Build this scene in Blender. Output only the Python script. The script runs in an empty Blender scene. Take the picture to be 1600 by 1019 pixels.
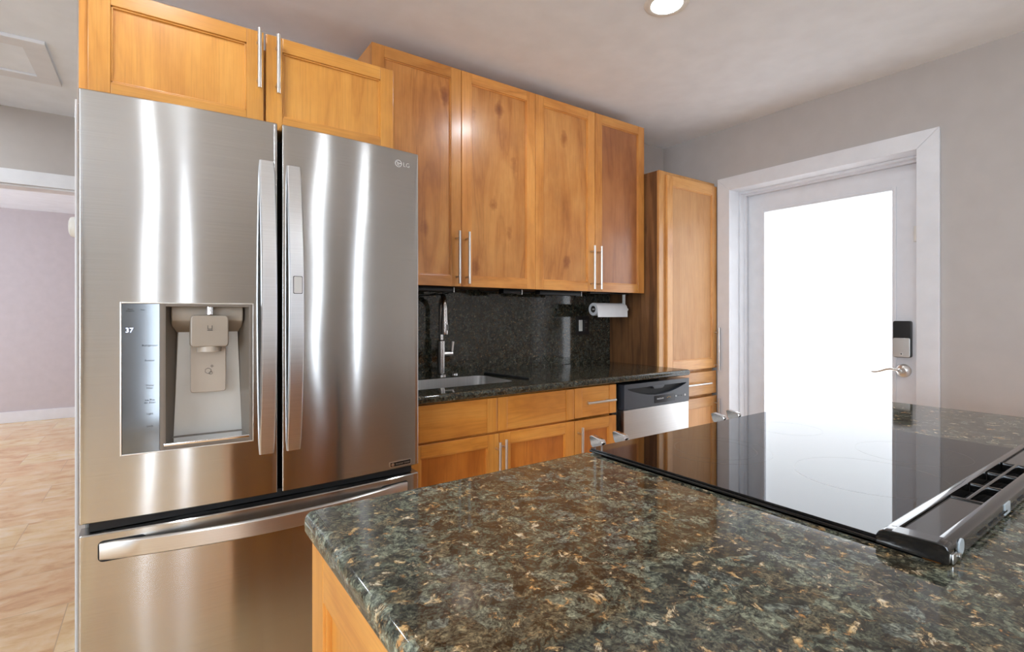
import bpy, bmesh, math, random
from mathutils import Matrix, Vector
random.seed(7)
S = bpy.context.scene
COL = S.collection

# ------------------------------------------------------------------ camera, world, exposure
cam_data = bpy.data.cameras.new('camera')
cam_data.sensor_width = 36.0
cam_data.lens = 36.0 * 791.5 / 1600.0
cam_data.shift_y = -16.3 / 1600.0
cam_data.clip_start = 0.02
cam = bpy.data.objects.new('camera', cam_data)
cam.location = (0, 0, 1.22)
cam.rotation_euler = (math.radians(90), 0, math.radians(-35.1))
COL.objects.link(cam)
S.camera = cam

S.view_settings.view_transform = 'Standard'
S.view_settings.look = 'None'
S.view_settings.gamma = 1.0
S.view_settings.exposure = 0.02
S.view_settings.use_curve_mapping = False
S.cycles.use_denoising = True
S.cycles.max_bounces = 10
S.cycles.diffuse_bounces = 6
S.cycles.glossy_bounces = 5
S.cycles.sample_clamp_indirect = 3.0
S.cycles.caustics_reflective = False
S.cycles.caustics_refractive = False

W = bpy.data.worlds.new('world')
S.world = W
W.use_nodes = True
W.node_tree.nodes['Background'].inputs[0].default_value = (0.85, 0.92, 1.0, 1)
W.node_tree.nodes['Background'].inputs[1].default_value = 1.0

# light levels (one lamp and the door pane are in view, other sources mostly added)
L_LAMP = 165.0        # recessed ceiling lamps
L_DOOR = 2.3          # frosted pane of the back door
L_WIN = 10.5           # unseen pane added in the left wall for fill
L_SLIM = 18.0         # tall narrow panes added in the rear wall to streak the steel
L_ROOM = 8.0          # pane added out of view to light the far room
LAMPS = [(1.632, 1.271), (0.0, 1.27), (-0.55, -1.25), (1.32, -1.25), (2.0, -1.25), (-1.1, 1.0), (-0.95, 2.9), (-1.15, 3.75)]  # first in view, second inferred from handle shadows, the rest added for light

# ------------------------------------------------------------------ helpers
def lin(c):
    c = c / 255.0
    return c / 12.92 if c <= 0.04045 else ((c + 0.055) / 1.055) ** 2.4
def rgb(r, g, b):
    return (lin(r), lin(g), lin(b), 1.0)

class MB:
    """collects shapes; build() links them as one mesh object"""
    def __init__(s):
        s.bm = bmesh.new()
        s.mi = 0
    def _take(s, t, xf=None):
        if xf is not None:
            bmesh.ops.transform(t, matrix=xf, verts=t.verts)
        for f in t.faces:
            f.material_index = s.mi
        me = bpy.data.meshes.new('tmp')
        t.to_mesh(me); t.free()
        s.bm.from_mesh(me)
        bpy.data.meshes.remove(me)
        return s
    def box(s, lo, hi, bev=0.0, seg=2, xf=None):
        t = bmesh.new()
        bmesh.ops.create_cube(t, size=1.0)
        for v in t.verts:
            v.co = Vector([(lo[i] + hi[i]) / 2 + v.co[i] * (hi[i] - lo[i]) for i in range(3)])
        if bev > 0:
            bmesh.ops.bevel(t, geom=t.edges[:], offset=bev, segments=seg, profile=0.5, affect='EDGES')
        return s._take(t, xf)
    def cyl(s, p0, p1, r0, r1=None, n=24, bev=0.0):
        r1 = r0 if r1 is None else r1
        p0 = Vector(p0); p1 = Vector(p1); d = p1 - p0
        t = bmesh.new()
        bmesh.ops.create_cone(t, cap_ends=True, segments=n, radius1=r0, radius2=r1, depth=d.length)
        if bev > 0:
            es = [e for e in t.edges if any(len(f.verts) > 4 for f in e.link_faces)]
            bmesh.ops.bevel(t, geom=es, offset=bev, segments=2, profile=0.5, affect='EDGES')
        m = Matrix.Translation((p0 + p1) / 2) @ d.to_track_quat('Z', 'Y').to_matrix().to_4x4()
        return s._take(t, m)
    def lathe(s, prof, center, axis=(0, 0, 1), n=32):
        t = bmesh.new()
        rings = []
        for r, z in prof:
            rings.append([t.verts.new((r * math.cos(a), r * math.sin(a), z)) for a in
                          [2 * math.pi * i / n for i in range(n)]])
        for a, b in zip(rings, rings[1:]):
            for i in range(n):
                t.faces.new((a[i], a[(i + 1) % n], b[(i + 1) % n], b[i]))
        if prof[0] != prof[-1]:
            if prof[0][0] > 1e-6: t.faces.new(rings[0][::-1])
            if prof[-1][0] > 1e-6: t.faces.new(rings[-1])
        bmesh.ops.remove_doubles(t, verts=t.verts, dist=1e-6)
        m = Matrix.Translation(center) @ Vector(axis).to_track_quat('Z', 'Y').to_matrix().to_4x4()
        return s._take(t, m)
    def tube(s, pts, r, n=12, xf=None):
        pts = [Vector(p) for p in pts]
        rr = r if isinstance(r, (list, tuple)) else [r] * len(pts)
        t = bmesh.new(); rings = []; ref = None
        for i, p in enumerate(pts):
            d = (pts[min(i + 1, len(pts) - 1)] - pts[max(i - 1, 0)]).normalized()
            if ref is None:
                ref = Vector((0, 0, 1)) if abs(d.z) < 0.9 else Vector((1, 0, 0))
            u = (ref - d * ref.dot(d)).normalized(); ref = u
            w = d.cross(u)
            rings.append([t.verts.new(p + (u * math.cos(a) + w * math.sin(a)) * rr[i])
                          for a in [2 * math.pi * k / n for k in range(n)]])
        for a, b in zip(rings, rings[1:]):
            for k in range(n):
                t.faces.new((a[k], a[(k + 1) % n], b[(k + 1) % n], b[k]))
        t.faces.new(rings[0][::-1]); t.faces.new(rings[-1])
        return s._take(t, xf)
    def loft(s, rings, caps=True):
        t = bmesh.new()
        R = [[t.verts.new(p) for p in ring] for ring in rings]
        n = len(R[0])
        for a, b in zip(R, R[1:]):
            for k in range(n):
                t.faces.new((a[k], a[(k + 1) % n], b[(k + 1) % n], b[k]))
        if caps:
            t.faces.new(R[0][::-1]); t.faces.new(R[-1])
        bmesh.ops.recalc_face_normals(t, faces=t.faces)
        return s._take(t)
    def prism(s, poly, axis, a, b, bev=0.0, xf=None):
        """2-D polygon extruded along axis from a to b"""
        def P(u, v, w):
            return {'x': (w, u, v), 'y': (u, w, v), 'z': (u, v, w)}[axis]
        t = bmesh.new()
        lo = [t.verts.new(P(u, v, a)) for u, v in poly]
        hi = [t.verts.new(P(u, v, b)) for u, v in poly]
        n = len(poly)
        t.faces.new(lo[::-1]); t.faces.new(hi)
        for i in range(n):
            t.faces.new((lo[i], lo[(i + 1) % n], hi[(i + 1) % n], hi[i]))
        bmesh.ops.recalc_face_normals(t, faces=t.faces)
        if bev > 0:
            bmesh.ops.bevel(t, geom=t.edges[:], offset=bev, segments=2, profile=0.5, affect='EDGES')
        return s._take(t, xf)
    def plate(s, outer, holes, z0, z1, bev=0.0, seg=6, sharp_bottom=False):
        """horizontal slab with holes, outer rim rounded"""
        t = bmesh.new(); edges = []; outer_v = []
        for k, loop in enumerate([outer] + holes):
            vs = [t.verts.new((x, y, z0)) for x, y in loop]
            if k == 0: outer_v = vs
            for i in range(len(vs)):
                edges.append(t.edges.new((vs[i], vs[(i + 1) % len(vs)])))
        bmesh.ops.triangle_fill(t, use_beauty=True, use_dissolve=False, edges=edges)
        rim = set((round(v.co.x, 5), round(v.co.y, 5)) for v in outer_v)
        r = bmesh.ops.extrude_face_region(t, geom=t.faces[:])
        vs = [g for g in r['geom'] if isinstance(g, bmesh.types.BMVert)]
        bmesh.ops.translate(t, verts=vs, vec=(0, 0, z1 - z0))
        bmesh.ops.recalc_face_normals(t, faces=t.faces)
        if bev > 0:
            def on(v): return (round(v.co.x, 5), round(v.co.y, 5)) in rim
            es = []
            for e in t.edges:
                a, b = e.verts
                if on(a) and on(b) and len(e.link_faces) == 2:
                    nz = [abs(f.normal.z) > 0.9 for f in e.link_faces]
                    if nz[0] != nz[1]:
                        if sharp_bottom and a.co.z < (z0 + z1) / 2: continue
                        es.append(e)
                    elif not any(nz):
                        es.append(e)
            bmesh.ops.bevel(t, geom=es, offset=bev, segments=seg, profile=0.5, affect='EDGES')
        return s._take(t)
    def text(s, body, size, xf, depth=0.0003):
        cu = bpy.data.curves.new('t', 'FONT')
        cu.body = body; cu.size = size; cu.align_x = 'CENTER'; cu.align_y = 'CENTER'
        cu.extrude = depth; cu.resolution_u = 3
        o = bpy.data.objects.new('t', cu); COL.objects.link(o)
        dg = bpy.context.evaluated_depsgraph_get()
        me = bpy.data.meshes.new_from_object(o.evaluated_get(dg))
        bpy.data.objects.remove(o); bpy.data.curves.remove(cu)
        t = bmesh.new(); t.from_mesh(me); bpy.data.meshes.remove(me)
        return s._take(t, xf)
    def build(s, name, mats, parent=None, origin=(0, 0, 0), warp=None, xf=None, flat=False):
        bm = s.bm
        if warp:
            for v in bm.verts: v.co = Vector(warp(v.co))
        if xf is not None:
            bmesh.ops.transform(bm, matrix=xf, verts=bm.verts)
        o3 = Vector(origin)
        for v in bm.verts: v.co -= o3
        bm.normal_update()
        for f in bm.faces: f.smooth = not flat
        for e in bm.edges:
            if len(e.link_faces) == 2:
                a, b = e.link_faces
                ra = max(a.calc_area(), 1e-12); rb = max(b.calc_area(), 1e-12)
                ang = e.calc_face_angle(0)
                if ang > math.radians(38) or (max(ra, rb) / min(ra, rb) > 25 and ang > math.radians(3)):
                    e.smooth = False
            else:
                e.smooth = False
        me = bpy.data.meshes.new(name)
        bm.to_mesh(me); bm.free()
        for m in (mats if isinstance(mats, (list, tuple)) else [mats]):
            me.materials.append(m)
        o = bpy.data.objects.new(name, me)
        COL.objects.link(o)
        if parent is not None:
            o.parent = parent
        elif any(origin):
            o.location = origin
        return o

def thing(name, label, cat, loc, group=None):
    o = bpy.data.objects.new(name, None)
    o.empty_display_size = 0.1
    COL.objects.link(o); o.location = loc
    o['label'] = label; o['category'] = cat
    if group: o['group'] = group
    return o
def tag(o, label, cat, group=None):
    o['label'] = label; o['category'] = cat
    if group: o['group'] = group
    return o
def struct(o, label=None, cat=None):
    o['kind'] = 'structure'
    if label: o['label'] = label
    if cat: o['category'] = cat
    return o

# ------------------------------------------------------------------ materials
def new_mat(name):
    m = bpy.data.materials.new(name); m.use_nodes = True
    return m, m.node_tree.nodes, m.node_tree.links, m.node_tree.nodes['Principled BSDF']
def N(ns, kind, **kw):
    n = ns.new(kind)
    for k, v in kw.items():
        if k.startswith('i_'):
            n.inputs[k[2:].replace('_', ' ')].default_value = v
        else:
            setattr(n, k, v)
    return n
def ramp(ns, stops, mode='LINEAR'):
    r = ns.new('ShaderNodeValToRGB'); r.color_ramp.interpolation = mode
    el = r.color_ramp.elements
    while len(el) > 1: el.remove(el[-1])
    el[0].position, el[0].color = stops[0]
    for p, c in stops[1:]:
        e = el.new(p); e.color = c
    return r
def mix(ns, ls, fac, a, b, blend='MIX'):
    m = ns.new('ShaderNodeMix'); m.data_type = 'RGBA'; m.blend_type = blend
    for sock, v in ((m.inputs[0], fac), (m.inputs[6], a), (m.inputs[7], b)):
        if hasattr(v, 'links') or hasattr(v, 'is_linked'): ls.new(v, sock)
        else: sock.default_value = v
    return m.outputs[2]

def plain(name, col, rough=0.5, metal=0.0, bump=0.0, bscale=200, coat=0.0, spec=0.5, var=0.03):
    m, ns, ls, b = new_mat(name)
    tc = N(ns, 'ShaderNodeTexCoord')
    no = N(ns, 'ShaderNodeTexNoise', i_Scale=bscale * 0.06 + 1, i_Detail=3.0)
    ls.new(tc.outputs['Object'], no.inputs['Vector'])
    c2 = tuple(max(0, x * (1 - var)) for x in col[:3]) + (1,)
    c1 = tuple(min(1, x * (1 + var)) for x in col[:3]) + (1,)
    r = ramp(ns, [(0.3, c2), (0.7, c1)])
    ls.new(no.outputs['Fac'], r.inputs[0]); ls.new(r.outputs[0], b.inputs['Base Color'])
    b.inputs['Roughness'].default_value = rough
    b.inputs['Metallic'].default_value = metal
    b.inputs['Coat Weight'].default_value = coat
    b.inputs['Specular IOR Level'].default_value = spec
    if bump > 0:
        n2 = N(ns, 'ShaderNodeTexNoise', i_Scale=float(bscale), i_Detail=4.0)
        ls.new(tc.outputs['Object'], n2.inputs['Vector'])
        bp = N(ns, 'ShaderNodeBump', i_Strength=bump, i_Distance=0.002)
        ls.new(n2.outputs['Fac'], bp.inputs['Height']); ls.new(bp.outputs[0], b.inputs['Normal'])
    return m

def emit(name, col, strength):
    m, ns, ls, b = new_mat(name)
    b.inputs['Base Color'].default_value = (0.8, 0.8, 0.8, 1)
    b.inputs['Roughness'].default_value = 0.35
    b.inputs['Emission Color'].default_value = col
    b.inputs['Emission Strength'].default_value = strength
    return m

def wood(name, dark, mid, light, axis='z', knots=0.0, rough=0.3, coat=0.35, open_grain=0.0):
    m, ns, ls, b = new_mat(name)
    tc = N(ns, 'ShaderNodeTexCoord'); oi = N(ns, 'ShaderNodeObjectInfo')
    off = N(ns, 'ShaderNodeVectorMath', operation='SCALE'); off.inputs[0].default_value = (37.1, 21.7, 53.3)
    ls.new(oi.outputs['Random'], off.inputs['Scale'])
    add = N(ns, 'ShaderNodeVectorMath', operation='ADD')
    ls.new(tc.outputs['Object'], add.inputs[0]); ls.new(off.outputs[0], add.inputs[1])
    k = {'x': 0, 'y': 1, 'z': 2}[axis]
    def mapped(along, across):
        mp = N(ns, 'ShaderNodeMapping')
        sc = [across] * 3; sc[k] = along
        mp.inputs['Scale'].default_value = sc
        ls.new(add.outputs[0], mp.inputs['Vector'])
        return mp.outputs[0]
    # broad figure: flowing cathedral bands
    n1 = N(ns, 'ShaderNodeTexNoise', i_Scale=1.0, i_Detail=3.0, i_Roughness=0.5, i_Distortion=1.6)
    ls.new(mapped(1.1, 7.0), n1.inputs['Vector'])
    mul = N(ns, 'ShaderNodeMath', operation='MULTIPLY'); mul.inputs[1].default_value = 5.0
    ls.new(n1.outputs['Fac'], mul.inputs[0])
    fr = N(ns, 'ShaderNodeMath', operation='PINGPONG'); fr.inputs[1].default_value = 1.0
    ls.new(mul.outputs[0], fr.inputs[0])
    r1 = ramp(ns, [(0.0, dark), (0.3, mid), (1.0, light)])
    ls.new(fr.outputs[0], r1.inputs[0])
    # blotchy stain
    n2 = N(ns, 'ShaderNodeTexNoise', i_Scale=1.0, i_Detail=4.0, i_Roughness=0.6)
    ls.new(mapped(3.5, 6.0), n2.inputs['Vector'])
    r2 = ramp(ns, [(0.25, dark), (0.5, mid), (0.75, light)])
    ls.new(n2.outputs['Fac'], r2.inputs[0])
    c = mix(ns, ls, 0.62, r1.outputs[0], r2.outputs[0])
    # fine pores
    n3 = N(ns, 'ShaderNodeTexNoise', i_Scale=1.0, i_Detail=5.0, i_Roughness=0.65)
    ls.new(mapped(6.0, 230.0), n3.inputs['Vector'])
    r3 = ramp(ns, [(0.32, (0.62, 0.55, 0.5, 1)), (0.55, (1, 1, 1, 1))])
    ls.new(n3.outputs['Fac'], r3.inputs[0])
    c = mix(ns, ls, 0.35 + 0.5 * open_grain, c, r3.outputs[0], 'MULTIPLY')
    if open_grain > 0:
        wv = N(ns, 'ShaderNodeTexNoise', i_Scale=1.0, i_Detail=2.0, i_Distortion=0.8)
        ls.new(mapped(1.6, 26.0), wv.inputs['Vector'])
        rw = ramp(ns, [(0.42, (0.5, 0.42, 0.36, 1)), (0.55, (1.1, 1.05, 1.0, 1))])
        ls.new(wv.outputs['Fac'], rw.inputs[0])
        c = mix(ns, ls, open_grain, c, rw.outputs[0], 'MULTIPLY')
    if knots > 0:
        vo = N(ns, 'ShaderNodeTexVoronoi', i_Scale=1.0)
        ls.new(mapped(4.2, 7.0), vo.inputs['Vector'])
        rk = ramp(ns, [(0.0, (0.25, 0.12, 0.06, 1)), (0.10, (0.5, 0.32, 0.2, 1)), (0.22, (1, 1, 1, 1))])
        nk = N(ns, 'ShaderNodeTexNoise', i_Scale=30.0, i_Detail=3.0)
        ls.new(add.outputs[0], nk.inputs['Vector'])
        ad = N(ns, 'ShaderNodeMath', operation='MULTIPLY_ADD'); ad.inputs[1].default_value = 0.22; 
        ls.new(nk.outputs['Fac'], ad.inputs[0])
        sub = N(ns, 'ShaderNodeMath', operation='SUBTRACT'); sub.inputs[1].default_value = 0.11
        ls.new(vo.outputs['Distance'], sub.inputs[0]); ls.new(sub.outputs[0], ad.inputs[2])
        ls.new(ad.outputs[0], rk.inputs[0])
        c = mix(ns, ls, knots, c, rk.outputs[0], 'MULTIPLY')
    hv = N(ns, 'ShaderNodeHueSaturation')
    mr = N(ns, 'ShaderNodeMapRange'); mr.inputs[3].default_value = 0.90; mr.inputs[4].default_value = 1.10
    ls.new(oi.outputs['Random'], mr.inputs[0]); ls.new(mr.outputs[0], hv.inputs['Value'])
    ls.new(c, hv.inputs['Color']); ls.new(hv.outputs[0], b.inputs['Base Color'])
    b.inputs['Roughness'].default_value = rough
    b.inputs['Coat Weight'].default_value = coat
    b.inputs['Coat Roughness'].default_value = 0.18
    bp = N(ns, 'ShaderNodeBump', i_Strength=0.06, i_Distance=0.001)
    ls.new(n3.outputs['Fac'], bp.inputs['Height']); ls.new(bp.outputs[0], b.inputs['Normal'])
    return m

def granite(name, k=1.0, dark=1.0):
    m, ns, ls, b = new_mat(name)
    tc = N(ns, 'ShaderNodeTexCoord')
    ks = N(ns, 'ShaderNodeVectorMath', operation='SCALE'); ks.inputs['Scale'].default_value = k
    ls.new(tc.outputs['Object'], ks.inputs[0])
    P = ks.outputs[0]
    nd = N(ns, 'ShaderNodeTexNoise', i_Scale=16.0, i_Detail=4.0, i_Roughness=0.6)
    ls.new(P, nd.inputs['Vector'])
    sc = N(ns, 'ShaderNodeVectorMath', operation='MULTIPLY_ADD')
    sc.inputs[1].default_value = (0.04, 0.04, 0.04)
    ls.new(nd.outputs['Color'], sc.inputs[0]); ls.new(P, sc.inputs[2])
    D = sc.outputs[0]
    v1 = N(ns, 'ShaderNodeTexVoronoi', i_Scale=36.0); ls.new(D, v1.inputs['Vector'])
    sep = N(ns, 'ShaderNodeSeparateColor'); ls.new(v1.outputs['Color'], sep.inputs[0])
    cell = ramp(ns, [(0.0, rgb(76, 78, 70)), (0.15, rgb(94, 99, 89)), (0.35, rgb(114, 119, 108)), (0.52, rgb(88, 87, 76)),
                     (0.68, rgb(104, 98, 82)), (0.82, rgb(112, 118, 113)), (0.93, rgb(78, 72, 60))], 'CONSTANT')
    ls.new(sep.outputs[0], cell.inputs[0])
    # feather-like striations that turn from crystal to crystal
    vr = N(ns, 'ShaderNodeVectorRotate', rotation_type='EULER_XYZ')
    cr = N(ns, 'ShaderNodeVectorMath', operation='SCALE'); cr.inputs['Scale'].default_value = 6.28
    ls.new(v1.outputs['Color'], cr.inputs[0]); ls.new(cr.outputs[0], vr.inputs['Rotation'])
    ls.new(D, vr.inputs['Vector'])
    mp = N(ns, 'ShaderNodeMapping'); mp.inputs['Scale'].default_value = (40, 330, 330)
    ls.new(vr.outputs[0], mp.inputs['Vector'])
    st = N(ns, 'ShaderNodeTexNoise', i_Scale=1.0, i_Detail=3.0, i_Roughness=0.6); ls.new(mp.outputs[0], st.inputs['Vector'])
    rs = ramp(ns, [(0.34, (0.22, 0.22, 0.22, 1)), (0.5, (0.85, 0.85, 0.85, 1)), (0.68, (1.5, 1.5, 1.42, 1))])
    ls.new(st.outputs['Fac'], rs.inputs[0])
    c = mix(ns, ls, 0.85, cell.outputs[0], rs.outputs[0], 'MULTIPLY')
    # small mottling
    n2 = N(ns, 'ShaderNodeTexNoise', i_Scale=170.0, i_Detail=5.0, i_Roughness=0.72); ls.new(D, n2.inputs['Vector'])
    r2 = ramp(ns, [(0.37, (0.14, 0.135, 0.12, 1)), (0.5, (0.9, 0.9, 0.87, 1)), (0.66, (1.7, 1.65, 1.5, 1))])
    ls.new(n2.outputs['Fac'], r2.inputs[0])
    c = mix(ns, ls, 0.75, c, r2.outputs[0], 'MULTIPLY')
    n7 = N(ns, 'ShaderNodeTexNoise', i_Scale=62.0, i_Detail=6.0, i_Roughness=0.74); ls.new(D, n7.inputs['Vector'])
    r7 = ramp(ns, [(0.40, (0.08, 0.078, 0.07, 1)), (0.5, (0.95, 0.95, 0.92, 1)), (0.64, (1.75, 1.72, 1.6, 1))])
    ls.new(n7.outputs['Fac'], r7.inputs[0])
    c = mix(ns, ls, 0.8, c, r7.outputs[0], 'MULTIPLY')
    # black mica
    n3 = N(ns, 'ShaderNodeTexNoise', i_Scale=88.0, i_Detail=5.0, i_Roughness=0.68); ls.new(P, n3.inputs['Vector'])
    r3 = ramp(ns, [(0.58, (0, 0, 0, 1)), (0.66, (0.9, 0.9, 0.9, 1))]); ls.new(n3.outputs['Fac'], r3.inputs[0])
    c = mix(ns, ls, r3.outputs[0], c, mix(ns, ls, 0.8, rgb(48, 46, 40), r2.outputs[0], 'MULTIPLY'))
    # rusty brown clouds and golden flecks
    n4 = N(ns, 'ShaderNodeTexNoise', i_Scale=50.0, i_Detail=7.0, i_Roughness=0.72, i_Distortion=0.5)
    of = N(ns, 'ShaderNodeVectorMath', operation='ADD'); of.inputs[1].default_value = (5.2, 3.1, 8.4)
    ls.new(P, of.inputs[0]); ls.new(of.outputs[0], n4.inputs['Vector'])
    r4 = ramp(ns, [(0.54, (0, 0, 0, 1)), (0.61, (0.55, 0.55, 0.55, 1))]); ls.new(n4.outputs['Fac'], r4.inputs[0])
    c = mix(ns, ls, r4.outputs[0], c, mix(ns, ls, 0.6, rgb(128, 100, 68), r2.outputs[0], 'MULTIPLY'))
    r5 = ramp(ns, [(0.588, (0, 0, 0, 1)), (0.64, (0.95, 0.95, 0.95, 1))]); ls.new(n4.outputs['Fac'], r5.inputs[0])
    n6 = N(ns, 'ShaderNodeTexNoise', i_Scale=40.0, i_Detail=2.0); ls.new(P, n6.inputs['Vector'])
    gold = ramp(ns, [(0.36, rgb(186, 134, 80)), (0.48, rgb(208, 178, 128)), (0.62, rgb(218, 208, 184))])
    ls.new(n6.outputs['Fac'], gold.inputs[0])
    c = mix(ns, ls, r5.outputs[0], c, mix(ns, ls, 0.45, gold.outputs[0], r2.outputs[0], 'MULTIPLY'))
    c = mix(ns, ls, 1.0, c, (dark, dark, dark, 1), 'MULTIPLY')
    ls.new(c, b.inputs['Base Color'])
    b.inputs['Roughness'].default_value = 0.06
    b.inputs['IOR'].default_value = 1.55
    bw = N(ns, 'ShaderNodeTexNoise', i_Scale=9.0, i_Detail=2.0); ls.new(P, bw.inputs['Vector'])
    bp = N(ns, 'ShaderNodeBump', i_Strength=0.015, i_Distance=0.002)
    ls.new(bw.outputs['Fac'], bp.inputs['Height']); ls.new(bp.outputs[0], b.inputs['Normal'])
    return m

def steel(name, col=(0.60, 0.585, 0.56, 1), rough=0.26, aniso=1.0, tangent=(0, 0, 1), wave=0.0, grain=None):
    m, ns, ls, b = new_mat(name)
    tc = N(ns, 'ShaderNodeTexCoord')
    mp = N(ns, 'ShaderNodeMapping'); mp.inputs['Scale'].default_value = grain or (3, 3, 900)
    ls.new(tc.outputs['Object'], mp.inputs['Vector'])
    n = N(ns, 'ShaderNodeTexNoise', i_Scale=1.0, i_Detail=4.0); ls.new(mp.outputs[0], n.inputs['Vector'])
    r = ramp(ns, [(0.3, tuple(x * 0.93 for x in col[:3]) + (1,)), (0.7, tuple(min(1, x * 1.05) for x in col[:3]) + (1,))])
    ls.new(n.outputs['Fac'], r.inputs[0]); ls.new(r.outputs[0], b.inputs['Base Color'])
    b.inputs['Metallic'].default_value = 1.0
    b.inputs['Roughness'].default_value = rough
    b.inputs['Anisotropic'].default_value = aniso
    cv = N(ns, 'ShaderNodeCombineXYZ')
    for i in range(3): cv.inputs[i].default_value = tangent[i]
    ls.new(cv.outputs[0], b.inputs['Tangent'])
    if wave > 0:
        m2 = N(ns, 'ShaderNodeMapping'); m2.inputs['Scale'].default_value = (2.2, 2.2, 1.5)
        ls.new(tc.outputs['Object'], m2.inputs['Vector'])
        nw = N(ns, 'ShaderNodeTexNoise', i_Scale=1.0, i_Detail=1.0); ls.new(m2.outputs[0], nw.inputs['Vector'])
        bp = N(ns, 'ShaderNodeBump', i_Strength=1.0, i_Distance=wave)
        ls.new(nw.outputs['Fac'], bp.inputs['Height']); ls.new(bp.outputs[0], b.inputs['Normal'])
    return m

def travertine(name):
    m, ns, ls, b = new_mat(name)
    tc = N(ns, 'ShaderNodeTexCoord')
    br = N(ns, 'ShaderNodeTexBrick', i_Scale=1.0)
    br.offset = 0.5
    br.inputs['Color1'].default_value = (0.2, 0.2, 0.2, 1); br.inputs['Color2'].default_value = (0.9, 0.9, 0.9, 1)
    br.inputs['Mortar Size'].default_value = 0.002; br.inputs['Brick Width'].default_value = 0.61
    br.inputs['Row Height'].default_value = 0.406; br.inputs['Mortar'].default_value = (0.5, 0.5, 0.5, 1)
    ls.new(tc.outputs['Object'], br.inputs['Vector'])
    mp = N(ns, 'ShaderNodeMapping'); mp.inputs['Scale'].default_value = (6, 11, 1)
    mp.inputs['Rotation'].default_value = (0, 0, 0.5)
    ls.new(tc.outputs['Object'], mp.inputs['Vector'])
    sh = N(ns, 'ShaderNodeVectorMath', operation='MULTIPLY_ADD'); sh.inputs[1].default_value = (7, 7, 7)
    ls.new(br.outputs['Color'], sh.inputs[0]); ls.new(mp.outputs[0], sh.inputs[2])
    n = N(ns, 'ShaderNodeTexNoise', i_Scale=1.0, i_Detail=8.0, i_Roughness=0.62, i_Distortion=0.6)
    ls.new(sh.outputs[0], n.inputs['Vector'])
    r = ramp(ns, [(0.3, rgb(203, 155, 106)), (0.48, rgb(228, 190, 143)), (0.62, rgb(236, 206, 164)), (0.8, rgb(242, 222, 190))])
    ls.new(n.outputs['Fac'], r.inputs[0])
    t = mix(ns, ls, 0.22, r.outputs[0], br.outputs['Color'], 'OVERLAY')
    c = mix(ns, ls, br.outputs['Fac'], t, rgb(196, 164, 128))
    ls.new(c, b.inputs['Base Color'])
    b.inputs['Roughness'].default_value = 0.22
    bp = N(ns, 'ShaderNodeBump', i_Strength=0.1, i_Distance=0.002); bp.invert = True
    ls.new(br.outputs['Fac'], bp.inputs['Height']); ls.new(bp.outputs[0], b.inputs['Normal'])
    return m

M = {}
M['wall'] = plain('wall_paint', rgb(186, 180, 176), 0.75, bump=0.08, bscale=160)
M['wall_room'] = plain('lavender_paint', rgb(196, 188, 190), 0.8, bump=0.05)
M['ceiling'] = plain('ceiling_paint', rgb(238, 243, 250), 0.85, bump=0.1, bscale=120)
M['white'] = plain('white_trim_paint', rgb(224, 225, 229), 0.35)
M['floor'] = travertine('travertine_tile')
M['granite'] = granite('green_granite')
M['granite_shaded'] = granite('shaded_green_granite', 1.7, 0.42)  # green granite again, finer, with shade put into its colour
H1, H2, H3 = rgb(178, 112, 44), rgb(208, 143, 62), rgb(220, 158, 76)
M['honey_z'] = wood('honey_wood_upright', H1, H2, H3, 'z', 0.0)
M['honey_x'] = wood('honey_wood_level', H1, H2, H3, 'x', 0.0)
A1, A2, A3 = rgb(180, 110, 46), rgb(216, 145, 70), rgb(230, 165, 88)
M['alder_z'] = wood('alder_upright', A1, A2, A3, 'z', 0.15)
M['alder_x'] = wood('alder_level', A1, A2, A3, 'x', 0.1)
M['alder_y'] = wood('alder_depth', A1, A2, A3, 'y', 0.1)
M['knotty'] = wood('knotty_alder_panel', rgb(156, 92, 40), rgb(198, 130, 64), rgb(220, 158, 88), 'z', 0.75)
M['reddish'] = wood('reddish_alder_panel', rgb(134, 78, 42), rgb(170, 106, 60), rgb(188, 124, 72), 'z', 0.1)
B1, B2, B3 = rgb(184, 110, 44), rgb(222, 146, 62), rgb(234, 166, 82)
M['base_z'] = wood('orange_alder_upright', B1, B2, B3, 'z', 0.1)
M['base_x'] = wood('orange_alder_level', B1, B2, B3, 'x', 0.1)
M['base_y'] = wood('orange_alder_depth', B1, B2, B3, 'y', 0.1)
M['base_panel'] = wood('orange_alder_panel', rgb(160, 86, 32), rgb(200, 118, 46), rgb(214, 136, 58), 'z', 0.2)
P1, P2, P3 = rgb(184, 122, 62), rgb(212, 154, 90), rgb(222, 170, 108)
M['pantry_z'] = wood('pale_maple_upright', P1, P2, P3, 'z')
M['pantry_x'] = wood('pale_maple_level', P1, P2, P3, 'x')
M['pantry_panel'] = wood('pale_maple_panel', rgb(196, 140, 86), rgb(212, 158, 104), rgb(218, 168, 116), 'z', rough=0.45, coat=0.1)
M['laminate'] = wood('dark_oak_laminate', rgb(86, 55, 31), rgb(114, 77, 46), rgb(132, 93, 58), 'z', open_grain=0.7, rough=0.45, coat=0.0)
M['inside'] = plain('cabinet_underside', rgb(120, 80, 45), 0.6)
M['steel'] = steel('brushed_steel_door', (0.50, 0.487, 0.47, 1), rough=0.17, wave=0.006)
M['steel_handle'] = steel('satin_steel_handle', (0.78, 0.79, 0.81, 1), 0.3, 0.0)
M['steel_drawer_handle'] = steel('satin_steel_bar', (0.64, 0.62, 0.60, 1), 0.3, 0.6, tangent=(0, 0, 1))
M['steel_dw'] = steel('brushed_steel_panel', (0.66, 0.65, 0.64, 1), 0.34, 0.8)
M['sink'] = steel('sink_steel', (0.62, 0.61, 0.60, 1), 0.3, 0.4, grain=(300, 3, 3))
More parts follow.
